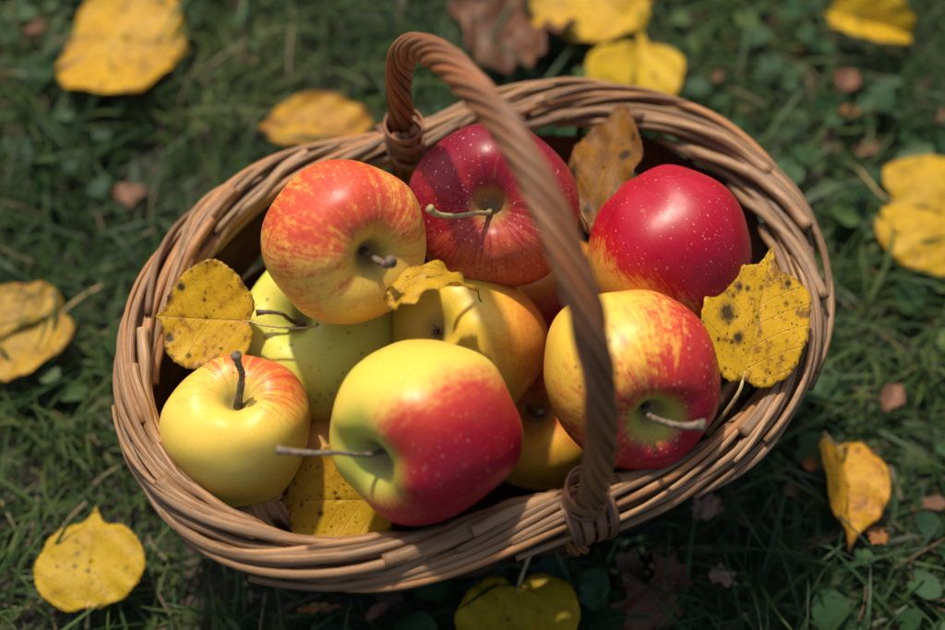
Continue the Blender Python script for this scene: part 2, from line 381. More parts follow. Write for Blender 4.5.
def apple_material(name, R, mat_inv, base, base2, ramp, bdir, lo, hi, low=.35, streak=.2, mott=.15, cav=(.35, .36, .06), cavr=.36, cavamt=.8, dots=.5, dotcol=(.72, .55, .25), dotscale=16, seed=0.0, rough=.36, bot_amt=.7, specks=()):
    g = NG(name); P = g.vmath('SCALE', g.obj(), 1.0 / R)
    x, y, z = g.sep(P)[:3]
    rho = g.math('SQRT', g.math('ADD', g.math('ADD', g.math('MULTIPLY', x, x), g.math('MULTIPLY', y, y)), 1e-5))
    cx, cy = g.math('DIVIDE', x, rho), g.math('DIVIDE', y, rho)
    Q = g.vmath('ADD', P, (seed * 3.1, seed * 1.7, seed * 5.3))
    wob = g.math('MULTIPLY', g.math('SUBTRACT', g.noise(Q, 2.0, 2), .5), .5)
    sv = g.comb(g.math('ADD', g.math('MULTIPLY_ADD', cx, 5.0, seed), wob), g.math('ADD', g.math('MULTIPLY', cy, 5.0), wob), g.math('MULTIPLY', z, .9))
    st = g.noise(sv, 1.7, 5, .68)
    sf = g.noise(g.vmath('SCALE', sv, 3.2), 1.7, 3, .6)
    nl = g.noise(Q, 1.35, 3, .5)
    nm = g.noise(Q, 13, 4, .7)
    d = g.vmath('DOT_PRODUCT', P, tuple(mat_inv @ Vector(bdir)))
    for v, k in ((nl, low * 2), (st, streak * 4), (sf, streak * 2.6), (nm, mott * 3.5)):
        d = g.math('ADD', d, g.math('MULTIPLY', g.math('SUBTRACT', v, .5), k))
    mr = g.n('ShaderNodeMapRange'); g.put(mr.inputs[0], d); mr.inputs[1].default_value = lo; mr.inputs[2].default_value = hi; mk = mr.outputs[0]
    b = g.mix(g.smooth(g.noise(Q, 1.1, 3, .55), .35, .65), base, base2)
    b = g.mix(g.math('MULTIPLY', g.smooth(g.noise(Q, 30, 3, .7), .45, .75), .18), b, (.8, .66, .28))
    c1, c2, c3 = ramp
    red = g.ramp(mk, [(0, c1), (.5, c2), (1, c3)])
    c = g.mix(g.smooth(mk, .0, .62), b, red)
    c = g.mix(g.math('MULTIPLY', g.math('MULTIPLY', g.smooth(sf, .52, .75), mk), .35), c, tuple(min(1, v * 1.25 + .01) for v in c2))
    # stem cavity: greenish to russet, with short rays
    cr = g.math('ADD', rho, g.math('MULTIPLY', g.math('SUBTRACT', sf, .5), .28))
    top = g.smooth(z, .2, .4)
    c = g.mix(g.math('MULTIPLY', g.math('MULTIPLY', g.smooth(cr, cavr, cavr * .45), top), cavamt), c, cav)
    c = g.mix(g.math('MULTIPLY', g.math('MULTIPLY', g.smooth(cr, cavr * .52, cavr * .2), top), .75), c, (.22, .15, .06))
    bot = g.smooth(z, -.5, -.65)
    c = g.mix(g.math('MULTIPLY', g.math('MULTIPLY', g.smooth(rho, .28, .08), bot), bot_amt), c, (.25, .2, .06))
    # pores
    vo = g.n('ShaderNodeTexVoronoi'); g.put(vo.inputs['Vector'], Q); vo.inputs['Scale'].default_value = dotscale
    vr = g.sep(vo.outputs['Color'])
    sz = g.math('MULTIPLY_ADD', g.math('MULTIPLY', vr[0], vr[0]), .16, .14)
    dm = g.math('MULTIPLY', g.smooth(g.math('DIVIDE', vo.outputs['Distance'], sz), 1.25, .55), g.smooth(vr[1], .25, .6))
    c = g.mix(g.math('MULTIPLY', dm, dots), c, dotcol)
    bl = g.smooth(g.noise(Q, 3.4, 6, .72, .4), .655, .72)            # russet scuffs and a few scabs
    c = g.mix(g.math('MULTIPLY', bl, .38), c, (.30, .17, .06))
    vs = g.n('ShaderNodeTexVoronoi'); g.put(vs.inputs['Vector'], Q); vs.inputs['Scale'].default_value = 6.5
    sp = g.math('MULTIPLY', g.smooth(g.math('ADD', vs.outputs['Distance'], g.math('MULTIPLY', g.math('SUBTRACT', nm, .5), .2)), .17, .09), g.math('LESS_THAN', g.sep(vs.outputs['Color'])[2], .12))
    c = g.mix(g.math('MULTIPLY', sp, .75), c, (.13, .075, .03))
    for (sx, sy, sz_, r_, colr) in specks:             # single bruises
        dd = g.vmath('DISTANCE', P, tuple(mat_inv @ Vector(vdir(sx, sy, sz_)) * .97))
        c = g.mix(g.math('MULTIPLY', g.smooth(dd, r_ * 1.3, r_ * .5), .75), c, colr)
    fine = g.noise(Q, 55, 3, .6)
    h = g.math('ADD', g.math('MULTIPLY', fine, .35), g.math('ADD', g.math('MULTIPLY', sf, .25), g.math('MULTIPLY', dm, .25)))
    rg = g.math('MULTIPLY_ADD', g.noise(Q, 6, 4, .6), .26, rough - .10)
    sh = g.bsdf(c, rg, g.bump(h, .16, .0007), Subsurface_Weight=.12, Subsurface_Radius=(.006, .003, .0012), Subsurface_Scale=.7,
                Specular_IOR_Level=.27)
    return g.done(sh)

def make_apple(px, py, t, rpx, axis, label, mat, stem=None, stemmat='brown', seed=0, squash=1.0, group='apples heaped in the basket', stem_r=.0012, calyx=False, shear=(0, 0), spin=0.0, round_bot=False):
    R = rpx * t / FPX * 1.02
    c = dep(px, py, t)
    A = vdir(*axis)
    q = Vector(A).to_track_quat('Z', 'Y').to_matrix() @ Matrix.Rotation(spin, 3, 'Z')
    inv = q.inverted()
    off = Vector((0, 0, 0))
    rs = np.random.default_rng(seed + 50)
    root = empty('apple', (c[0], c[1], c[2] - R * .9), label, 'apple', group)
    NU = 72; V = []; Fq = []
    ph5, a5 = rs.uniform(0, 6), rs.uniform(.02, .04)
    lump = [(rs.normal(0, 1, 3), rs.uniform(-.026, .026)) for _ in range(9)]
    n = len(PROF)
    for i, (ro, zz) in enumerate(PROF):
        ro = max(ro, 0.0)
        if round_bot and zz < 0: zz = -.88 * math.sqrt(max(0, 1 - min(1, ro) ** 2)) + .0
        for k in range(NU):
            f = 2 * pi * k / NU
            lob = cos(5 * f + ph5)
            r_ = ro * (1 + a5 * lob * (.35 + .65 * max(0, -zz)) * (.3 if round_bot else 1) + .016 * cos(2 * f + ph5 * 2))
            x, y, z = r_ * cos(f), r_ * sin(f), zz * squash
            z += (.022 if zz > 0 else -.028) * lob * min(1, ro * 2) * max(0, 1 - abs(ro - .5) * 1.8)
            z += .035 * sin(f + ph5) * min(1, ro * 2.5) * (1 if zz > 0 else .5) * max(0, 1 - ro)
            v = np.array([x, y, z]); s_ = 1 + sum(a * sin(float(w_ @ v) * 1.6 + 2 * j) for j, (w_, a) in enumerate(lump)) * .9
            s_ += sum(.0045 * sin(float(w_ @ v) * 4.2 + 3 * j) for j, (w_, a) in enumerate(lump[:5]))
            x, y, z = x * s_, y * s_, z * s_
            x += shear[0] * z; y += shear[1] * z
            V.append((x * R, y * R, z * R))
    for i in range(n - 1):
        for k in range(NU):
            k2 = (k + 1) % NU
            if i == 0: Fq.append((k, NU + k, NU + k2))
            elif i == n - 2: Fq.append((i * NU + k, (i + 1) * NU + k, i * NU + k2))
            else: Fq.append((i * NU + k, (i + 1) * NU + k, (i + 1) * NU + k2, i * NU + k2))
    m = apple_material('skin_' + str(seed), R, inv, seed=float(seed), **mat)
    o = mesh('fruit', V, Fq, m, root)
    o.matrix_local = Matrix.Translation(Vector((0, 0, R * .9))) @ q.to_4x4()
    if stem:                                            # stem: from the cavity through photograph places at given depths
        base = c + A * R * .47 * squash
        P = [base] + [dep(*s_) if len(s_) == 3 else c + s_[0] * R * A for s_ in stem]
        P = spline(P, 26); s = Sweep()
        u = np.linspace(0, 1, 26)
        r = stem_r * (1.1 - .35 * np.sin(pi * np.clip(u * 1.05, 0, 1)) + .35 * np.clip((u - .86) / .14, 0, 1) ** 1.5)
        r *= 1 + .08 * np.sin(u * 37 + seed) + .06 * np.sin(u * 83 + 2 * seed)
        s.tube(P, r, 10)
        s.build('stem', M_STEM[stemmat], root, root.location)
    if calyx:                                           # withered flower end, a tuft of small dry sepals
        b = c - A * R * .73 * squash; s = Sweep()
        X = np.array(q @ Vector((1, 0, 0))); Y = np.array(q @ Vector((0, 1, 0)))
        for k in range(6):
            f = 2 * pi * k / 6 + .3
            e = X * cos(f) + Y * sin(f)
            s.tube(spline([b + A * R * .02, b - A * R * .06 + e * R * .04, b - A * R * .10 + e * R * .05, b - A * R * .13 + e * R * (.01 if k % 2 else .08)], 8), np.linspace(.0011, .0002, 8), 6)
        s.build('calyx', M_STEM['brown'], root, root.location)
    return root

CORD = [(0, .545), (6, .49), (14, .462), (28, .47), (45, .50), (62, .525), (80, .54), (100, .555), (120, .58), (140, .61), (155, .62), (166, .57), (175, .47), (180, .42)]
YEL, YEL2 = (.66, .47, .060), (.60, .46, .045)
GRN, GRN2 = (.40, .44, .055), (.52, .46, .06)
def D(*a): return vdir(*a)
TAPE = {}
make_apple(345, 240, .5759, 80, (.50, -.30, .81), 'orange-red streaked yellow apple topping the heap beside the back foot of the handle', dict(
    base=(.70, .44, .07), base2=(.66, .36, .05), ramp=((.62, .22, .04), (.52, .075, .025), (.40, .03, .022)), bdir=D(-.1, .35, .35), lo=-.42, hi=1.75, low=.80, streak=.52, mott=.55,
    cav=(.50, .36, .05), cavr=.5, cavamt=.85, dots=.35, dotcol=(.8, .6, .25), specks=((-.56, -.30, .8, .05, (.16, .10, .04)),)),
    stem=[(384, 264, .547), (391, 262, .540)], stemmat='brown', seed=1, stem_r=.0019)
make_apple(495, 207, .612, 79, (-.10, -.08, .99), 'dark crimson apple with a long bent stem seen end-on, behind the handle', dict(
    base=(.42, .10, .035), base2=(.40, .07, .03), ramp=((.42, .07, .03), (.27, .012, .018), (.17, .004, .018)), bdir=D(-.15, .65, -.2), lo=-1.35, hi=.60, low=.30, streak=.55, mott=.30,
    cav=(.30, .19, .06), cavr=.30, cavamt=.75, dots=.55, dotcol=(.60, .30, .28), dotscale=16),
    stem=[(488, 213, .588), (478, 213, .576), (455, 216, .564), (437, 214, .559), (429, 208, .556)], stemmat='tan', seed=2, stem_r=.0014)
make_apple(668, 248, .6078, 85, (.52, -.84, -.16), 'large glossy crimson apple with pale pores and an orange lower edge', dict(
    base=(.68, .36, .05), base2=(.66, .30, .04), ramp=((.60, .17, .03), (.42, .010, .012), (.31, .002, .016)), bdir=D(.30, .70, .30), lo=-.45, hi=.12, low=.25, streak=.10, mott=.10,
    cav=(.4, .3, .05), dots=.34, dotcol=(.70, .36, .20), dotscale=21, rough=.34, bot_amt=0), seed=3, squash=1.0, round_bot=True)
make_apple(633, 380, .5686, 87, (.22, -.52, .82), 'red and yellow apple at the front right with a grey stem, crossed by the handle', dict(
    base=(.63, .40, .04), base2=(.62, .31, .035), ramp=((.64, .24, .035), (.43, .030, .018), (.32, .005, .016)), bdir=D(.72, -.55, -.1), lo=-.88, hi=.66, low=.40, streak=.34, mott=.34,
    cav=(.42, .37, .05), cavr=.42, cavamt=.95, dots=.4, dotcol=(.75, .5, .2)),
    stem=[(646, 413, .546), (660, 421, .536), (682, 426, .529), (705, 425, .525)], stemmat='grey', seed=4, stem_r=.0017)
make_apple(425, 430, .5509, 91.5, (-.68, -.36, .64), 'large yellow apple with one crimson cheek and a long straight stem', dict(
    base=(.61, .42, .055), base2=(.52, .43, .05), ramp=((.62, .30, .08), (.44, .04, .022), (.32, .004, .016)), bdir=D(.55, -.62, .50), lo=-.12, hi=.78, low=.20, streak=.08, mott=.12,
    cav=(.42, .46, .06), cavr=.62, cavamt=.75, dots=.25, dotcol=(.72, .42, .25)),
    stem=[(366, 455, .530), (340, 453, .522), (305, 453, .517), (276, 450, .515)], stemmat='grey', seed=5, stem_r=.0013)
make_apple(238, 432, .5861, 71, (.10, .70, .70), 'small pale yellow apple with red shoulder and upright stem against the basket wall', dict(
    base=(.62, .44, .065), base2=(.60, .40, .05), ramp=((.66, .32, .05), (.56, .13, .03), (.40, .03, .02)), bdir=D(.30, .80, -.25), lo=.10, hi=1.35, low=.30, streak=.42, mott=.18,
    cav=(.45, .40, .07), cavr=.42, cavamt=.6, dots=.25, dotcol=(.5, .3, .1)),
    stem=[(242, 376, .564), (239, 366, .558), (236, 355, .553)], stemmat='grey', seed=6, stem_r=.0018)
make_apple(320, 338, .6282, 82, (-.30, .34, .89), 'plain green-yellow apple lying under the streaked orange-red one', dict(
    base=(.47, .49, .065), base2=(.58, .49, .07), ramp=((.6, .4, .06), (.55, .35, .06), (.5, .3, .05)), bdir=D(.6, -.5, .3), lo=.7, hi=1.6, low=.2, streak=.05, mott=.05,
    cav=(.34, .42, .06), cavr=.4, cavamt=.6, dots=.6, dotcol=(.17, .16, .04), dotscale=8),
    stem=[(290, 320, .606), (282, 314, .599), (268, 312, .596), (256, 313, .595)], stemmat='brown', seed=7, stem_r=.0012)
make_apple(468, 345, .6182, 76, (.47, -.23, -.85), 'golden yellow apple showing its withered flower end, in the middle of the heap', dict(
    base=(.66, .42, .035), base2=(.60, .41, .035), ramp=((.68, .32, .035), (.62, .20, .03), (.55, .14, .03)), bdir=D(.8, .1, .2), lo=.25, hi=1.6, low=.30, streak=.12, mott=.25,
    dots=.35, dotcol=(.75, .5, .15)), seed=8, calyx=True)
make_apple(553, 305, .6899, 69, (-.3, .5, .3), 'orange apple turning deep red below, low in the heap behind the handle', dict(
    base=(.70, .25, .02), base2=(.66, .19, .018), ramp=((.62, .16, .03), (.45, .03, .02), (.32, .006, .015)), bdir=D(.45, -.75, .2), lo=-.25, hi=.60, low=.2, streak=.15, mott=.15, dots=.2), seed=9)
make_apple(548, 422, .6578, 69, (-.30, .22, .93), 'amber apple with faint red streaks and short dark stem, low between two bigger apples', dict(
    base=(.68, .35, .022), base2=(.64, .29, .02), ramp=((.62, .24, .035), (.55, .13, .03), (.46, .06, .02)), bdir=D(.1, .7, .3), lo=-.05, hi=.95, low=.3, streak=.42, mott=.12, cav=(.5, .25, .05), dots=.3),
    stem=[(529, 408, .637), (533, 410, .629), (542, 414, .617)], stemmat='brown', seed=10, stem_r=.0015)
make_apple(338, 467, .628, 56, (.2, .6, .5), 'peach-coloured apple mostly hidden at the bottom, above a spotted yellow leaf', dict(
    base=(.70, .42, .12), base2=(.66, .37, .09), ramp=((.6, .28, .08), (.52, .17, .06), (.45, .1, .04)), bdir=D(.2, .6, .3), lo=.45, hi=1.9, low=.3, streak=.2, mott=.15, dots=.2), seed=11)

# ------------------------------------------------------------------ fallen leaves
def leaf_material(name, col, col2, spots=.5, smudge=.4, edge=.3, spotcol=(.035, .016, .008), brown=(.20, .085, .025), trans=.44, seed=0.0, blots=(), vein=(.42, .27, .05), fold=0.0):
    g = NG(name); a = g.attr('lc'); x, y, rr = g.sep(a)[:3]
    p = g.comb(x, y, seed * 4.7)
    ax = g.math('ABSOLUTE', x)
    n1 = g.noise(p, 3.5, 4, .6); n2 = g.noise(p, 14, 4, .65); n3 = g.noise(p, 60, 3, .6)
    c = g.mix(g.smooth(n1, .35, .65), col, col2)
    c = g.mix(g.math('MULTIPLY', g.smooth(n2, .5, .75), .35), c, tuple(v * .75 for v in col2))
    # veins: midrib and side veins running forward
    sv = g.math('ABSOLUTE', g.math('SUBTRACT', g.math('FRACT', g.math('MULTIPLY', g.math('ADD', g.math('SUBTRACT', y, g.math('MULTIPLY', ax, .75)), g.math('MULTIPLY', ax, g.math('MULTIPLY', ax, .4))), 6.0)), .5))
    side = g.smooth(sv, .06, .015)
    mid = g.smooth(ax, .014, .004)
    net = g.smooth(g.voro(p, 26, 'Distance'), .55, .75)
    vn = g.math('MAXIMUM', mid, g.math('MULTIPLY', side, .7))
    c = g.mix(g.math('MULTIPLY', vn, .35), c, vein)
    sm = g.smooth(g.math('ADD', n1, g.math('MULTIPLY', g.math('SUBTRACT', n2, .5), .6)), .62 - .20 * smudge, .80 - .2 * smudge)
    c = g.mix(g.math('MULTIPLY', sm, .75 * min(1, smudge * 1.6)), c, brown)
    eg = g.smooth(g.math('ADD', rr, g.math('MULTIPLY', g.math('SUBTRACT', n2, .5), .6)), 1.02 - .28 * edge, 1.12 - .1 * edge)
    c = g.mix(g.math('MULTIPLY', eg, .8 * min(1, edge * 2)), c, brown)
    for (bx, by, br) in blots:                          # single dark blotches
        bd = g.math('ADD', g.vmath('DISTANCE', g.comb(x, y, 0.0), (bx, by, 0)), g.math('MULTIPLY', g.math('SUBTRACT', n2, .5), br * 1.6))
        c = g.mix(g.math('MULTIPLY', g.smooth(bd, br * 1.5, br * .8), .6), c, brown)
        c = g.mix(g.math('MULTIPLY', g.smooth(bd, br, br * .45), .85), c, spotcol)
    clus = g.smooth(g.noise(p, 2.6, 2), .36, .62, .15, 1.6)
    for sc, dens in ((8, 1.0), (20, 1.1)):
        vo = g.n('ShaderNodeTexVoronoi'); g.put(vo.inputs['Vector'], p); vo.inputs['Scale'].default_value = sc
        v = g.sep(vo.outputs['Color'])
        dm = g.math('MULTIPLY', g.smooth(g.math('ADD', vo.outputs['Distance'], g.math('MULTIPLY', g.math('SUBTRACT', n3, .5), .16)), g.math('MULTIPLY_ADD', v[0], .25, .13), .06), g.math('LESS_THAN', v[1], g.math('MULTIPLY', clus, dens * spots * .8)))
        c = g.mix(g.math('MULTIPLY', dm, .85), c, spotcol)
    h = g.math('ADD', g.math('MULTIPLY', vn, -.4), g.math('ADD', g.math('MULTIPLY', n2, .6), g.math('MULTIPLY', net, .15)))
    return leafy(g, c, .48, g.bump(h, .5, .0008), trans, tcol=c)

HEART = [(0, .545), (6, .49), (14, .462), (28, .47), (45, .50), (62, .525), (80, .54), (100, .545), (120, .55), (140, .56), (155, .555), (168, .52), (176, .485), (180, .475)]
POINT = [(0, .60), (4, .52), (9, .45), (16, .42), (28, .43), (45, .47), (62, .50), (80, .52), (100, .53), (120, .53), (140, .53), (155, .52), (168, .495), (176, .475), (180, .47)]
LOBED = [(0, .60), (10, .42), (22, .33), (36, .46), (48, .60), (58, .44), (74, .32), (90, .42), (104, .55), (118, .38), (136, .32), (152, .38), (166, .34), (180, .42)]
RAG = [(0, .56), (14, .38), (30, .44), (44, .30), (60, .46), (78, .36), (96, .50), (112, .34), (130, .44), (150, .30), (166, .44), (180, .46)]
OVAL = [(0, .55), (10, .48), (30, .42), (60, .40), (90, .40), (120, .41), (150, .44), (170, .47), (180, .48)]

def make_leaf(name, Pb, Pt, N, width, label, mat, cat='leaf', group=None, outline=HEART, bend=0.3, roll=0.3, fold=0.0, wave=.02, twist=0.0, petiole=None, pet_r=.0009, petcol='petiole', seed=0, teeth=46, tooth=.014, thick=.0004, edgecurl=0.0, pet_from=None):
    Pb, Pt, N = (np.asarray(v, float) for v in (Pb, Pt, N))
    Y = Pt - Pb; Lc = np.linalg.norm(Y); Y /= Lc
    N = N - Y * (N @ Y); N /= np.linalg.norm(N); X = np.cross(Y, N)
    rs = np.random.default_rng(seed)
    K = 150 if tooth > 0 else 72; RI = 16
    ang = np.array([o[0] for o in outline]); rv = np.array([o[1] for o in outline])
    w1, w2 = rs.uniform(0, 6, 2)
    V = []; A = []; up = []
    arc = abs(bend) / 2 / sin(abs(bend) / 2) if abs(bend) > 1e-3 else 1.0
    for j in range(RI + 1):
        f = (j / RI) ** .85
        for k in range(K):
            th = 2 * pi * k / K
            d = abs(math.degrees(th)); d = 360 - d if d > 180 else d
            r = np.interp(d, ang, rv) * (1 + .035 * sin(3 * th + w1) + .025 * sin(5 * th + w2) + .012 * sin(11 * th + w1 + w2))
            saw = (k * teeth / K) % 1.0
            saw = saw if th < pi else 1 - saw
            r += tooth * (1 - saw) * (1 if j == RI else 0) * (.6 + .8 * rs.random()) * (0 if d > 168 else 1)
            lx, ly = f * r * sin(th), .48 + f * r * cos(th)
            V.append((lx, ly)); A.append((lx, ly, f))
    out = []
    for (lx, ly), (_, _, f) in zip(V, A):
        x = lx * width; y = ly
        z = fold * abs(x) + wave * (sin(9 * x + w1 + 4 * y) * .6 + sin(13 * y + w2) * .4 + .7 * sin(21 * (x + y) + w1) * f * f) + edgecurl * f ** 5
        z += -.006 * math.exp(-(x / .03) ** 2)
        # curl across the midrib
        if abs(roll) > 1e-3:
            k_ = roll * 2; xx, zz = sin(k_ * x) / k_, (1 - cos(k_ * x)) / k_
            x, z = xx - z * sin(k_ * x), zz + z * cos(k_ * x)
        x, z = x * cos(twist * (y - .5)) - z * sin(twist * (y - .5)), x * sin(twist * (y - .5)) + z * cos(twist * (y - .5))
        if abs(bend) > 1e-3:
            R_ = arc / abs(bend); ps = (y - .5) * abs(bend); sg = 1 if bend > 0 else -1
            yy = .5 + (R_ + sg * z) * sin(ps); z2 = sg * ((R_ + sg * z) * cos(ps) - R_ * cos(bend / 2))
            y, z = yy, z2
        out.append(Pb + Lc * (x * X + y * Y + z * N))
    F_ = []
    for j in range(RI):
        for k in range(K):
            k2 = (k + 1) % K
            F_.append((j * K + k, (j + 1) * K + k, (j + 1) * K + k2, j * K + k2) if j else (k, K + k, K + k2))
    root = empty(name, tuple(Pb), label, cat, group)
    o = mesh('blade', out, F_, mat, root, Pb, {'lc': A})
    so_ = o.modifiers.new('thickness', 'SOLIDIFY'); so_.thickness = thick; so_.offset = 0
    if petiole:
        i0 = RI * K + K // 2
        p0 = out[i0]
        P = spline([p0 + (out[(RI - 3) * K + K // 2] - p0) * .9, p0] + [np.asarray(q, float) for q in petiole], 22)
        s = Sweep(); s.tube(P, pet_r * np.r_[np.linspace(.6, .9, 18), np.linspace(1.0, 1.5, 4)], 8)
        s.build('petiole', M_PET[petcol], root, Pb)
    return root
M_PET = {'petiole': stem_material('petiole_tan', (.30, .20, .07), (.42, .30, .12)), 'brown': stem_material('petiole_brown', (.14, .08, .04), (.22, .13, .06))}

YL, YL2 = (.62, .40, .020), (.58, .33, .016)
GB = 'yellow leaves lying among the apples'
GG = 'yellow leaves fallen on the grass'
UP = np.array([0, 0, 1.0])
# leaves in the basket
make_leaf('fallen_leaf', dep(250, 321, .5905), dep(158, 316, .589), vdir(.02, .15, 1), 1.13, 'round yellow leaf with black specks on one side, above the small pale yellow apple', leaf_material('leaf_skin_1', (.66, .41, .012), (.62, .32, .010), .45, .45, .5, seed=1, blots=((-.20, .86, .05), (.18, .92, .06), (.30, .78, .045))), group=GB,
          bend=-.25, roll=.25, wave=.012, petiole=[dep(262, 325, .586), dep(290, 328, .5845), dep(312, 327, .582), dep(318, 324, .581)], pet_r=.0006, seed=1)
make_leaf('fallen_leaf', dep(391, 301, .552), dep(480, 293, .562), vdir(.05, .90, .42), .52, 'small curled yellow leaf arched over the golden apple like a bridge', leaf_material('leaf_skin_2', (.66, .42, .02), (.62, .35, .018), .5, .4, .5, seed=2, trans=.45), group=GB,
          bend=1.75, roll=.3, wave=.05, seed=2, twist=.3, tooth=.03, teeth=40)
make_leaf('fallen_leaf', dep(590, 240, .620), dep(622, 108, .655), vdir(-.35, .25, .9), .54, 'brownish yellow leaf standing upright against the back wall, beside the large crimson apple', leaf_material('leaf_skin_3', (.34, .14, .008), (.20, .075, .006), .9, .62, .6, seed=3, trans=.5, blots=((-.35, .4, .08), (.2, .6, .07), (-.1, .2, .05))), group=GB,
          outline=OVAL, bend=.35, roll=.9, wave=.035, petiole=[dep(586, 222, .612), dep(576, 206, .610), dep(567, 197, .610)], pet_r=.0009, seed=3)
make_leaf('fallen_leaf', dep(743, 381, .574), dep(771, 254, .588), vdir(-.05, -.05, 1), .75, 'yellow leaf with a dark brown blotch and many specks, against the inner rim', leaf_material('leaf_skin_4', (.68, .41, .012), (.63, .34, .010), .95, .60, .35, seed=4.3, blots=((-.30, .46, .085), (-.14, .30, .05), (-.24, .68, .035), (.22, .80, .03))), group=GB,
          outline=POINT, bend=.2, roll=.2, wave=.014, petiole=[dep(739, 392, .572), dep(726, 412, .578), dep(708, 434, .588)], pet_r=.0010, seed=4)
make_leaf('fallen_leaf', dep(392, 500, .600), dep(280, 500, .594), vdir(-.1, .15, 1), .92, 'spotted yellow leaf tucked inside the front wall below the long-stemmed apple', leaf_material('leaf_skin_5', (.64, .39, .014), (.58, .31, .012), .75, .35, .35, seed=5), group=GB,
          bend=.3, roll=.3, wave=.015, seed=5)
# leaves on the grass
GZ = .026
def gleaf(b, t, width, label, mat, z0=GZ, z1=GZ, tilt=(0, 0), pet=None, **k):
    N = np.array([tilt[0], tilt[1], 1.0])
    make_leaf('fallen_leaf', at(*b, z0), at(*t, z1), N, width, label, mat, group=GG, petiole=[at(*q) for q in pet] if pet else None, **k)
gleaf((74, 36), (186, 50), 1.28, 'large yellow leaf with brown freckles, uppermost in the left part of the lawn', leaf_material('ground_leaf_1', (.63, .37, .010), (.59, .31, .009), 1.2, .55, .15, seed=11, spotcol=(.16, .075, .02), brown=(.30, .16, .03)),
      pet=[(60, 40, .022), (40, 42, .018), (20, 43, .014)], bend=.3, roll=.2, seed=11)
gleaf((368, 132), (261, 126), .62, 'orange-yellow leaf partly hidden behind the back rim, left of the handle foot', leaf_material('ground_leaf_2', (.60, .34, .02), (.50, .22, .02), .4, .45, .5, seed=12), bend=.6, roll=.5, seed=12)
gleaf((537, 14), (653, 0), .80, 'pale yellow leaf with a browned base next to the crumpled dark brown leaf', leaf_material('ground_leaf_3', (.64, .40, .02), (.60, .34, .016), .6, .5, .2, seed=13, brown=(.36, .19, .05)), bend=.3, roll=.25, seed=13)
gleaf((630, 122), (641, 38), .92, 'bright yellow leaf folded along its midrib, tip showing above the back rim', leaf_material('ground_leaf_4', (.64, .43, .012), (.62, .38, .012), .2, .15, .1, seed=14), outline=POINT, fold=.35, roll=.0, bend=.2, seed=14, z0=.02, z1=.03, tilt=(-.1, -.15))
gleaf((908, 34), (825, 13), .60, 'half-closed yellow leaf on dark ground cover in the far corner of the lawn', leaf_material('ground_leaf_5', (.64, .44, .015), (.58, .34, .012), .3, .2, .3, seed=15), fold=.6, roll=.1, bend=.5, seed=15, tilt=(.1, -.35))
gleaf((889, 200), (992, 232), 1.25, 'large heart-shaped yellow leaf cut by the right edge of the picture', leaf_material('ground_leaf_6', (.59, .37, .014), (.54, .32, .014), .4, .30, .3, seed=16), outline=CORD,
      pet=[(880, 194, .024), (866, 178, .020), (848, 160, .014)], bend=.25, roll=-.2, fold=.15, seed=16)
gleaf((62, 311), (-34, 358), 1.0, 'dull yellow leaf freckled all over with dark spots, beside the left wall of the basket', leaf_material('ground_leaf_7', (.54, .33, .022), (.44, .25, .025), 1.0, .5, .4, seed=17, spotcol=(.10, .06, .03), brown=(.25, .12, .03)),
      pet=[(70, 306, .024), (86, 294, .020), (101, 287, .016)], bend=.3, roll=.25, seed=17)
gleaf((88, 609), (95, 514), 1.02, 'faintly specked yellow heart-shaped leaf lying whole on the grass, nearest the lower left corner', leaf_material('ground_leaf_8', (.56, .37, .014), (.52, .32, .012), 1.0, .25, .1, seed=18, spotcol=(.12, .10, .03)), outline=POINT,
      pet=[(88, 616, .02), (87, 628, .015)], bend=.2, roll=.2, seed=18)
gleaf((517, 583), (523, 682), 1.10, 'yellow leaf in the shade in front of the basket, upright stalk touching the rim', leaf_material('ground_leaf_9', (.58, .39, .010), (.54, .34, .010), .4, .2, .1, seed=19, spotcol=(.2, .11, .02)), outline=CORD,
      pet=[(519, 584, .028), (524, 570, .034), (530, 553, .036)], bend=.2, roll=.25, seed=19)
gleaf((838, 446), (851, 540), .72, 'orange-yellow leaf half folded with curled top, tip pointing towards the viewer', leaf_material('ground_leaf_10', (.62, .35, .014), (.58, .26, .012), .8, .5, .35, seed=20), outline=POINT, fold=.4, roll=.35, bend=.6, seed=20, tilt=(.25, .1),
      pet=[(832, 442, .024), (824, 434, .018)], z0=.022, z1=.024)

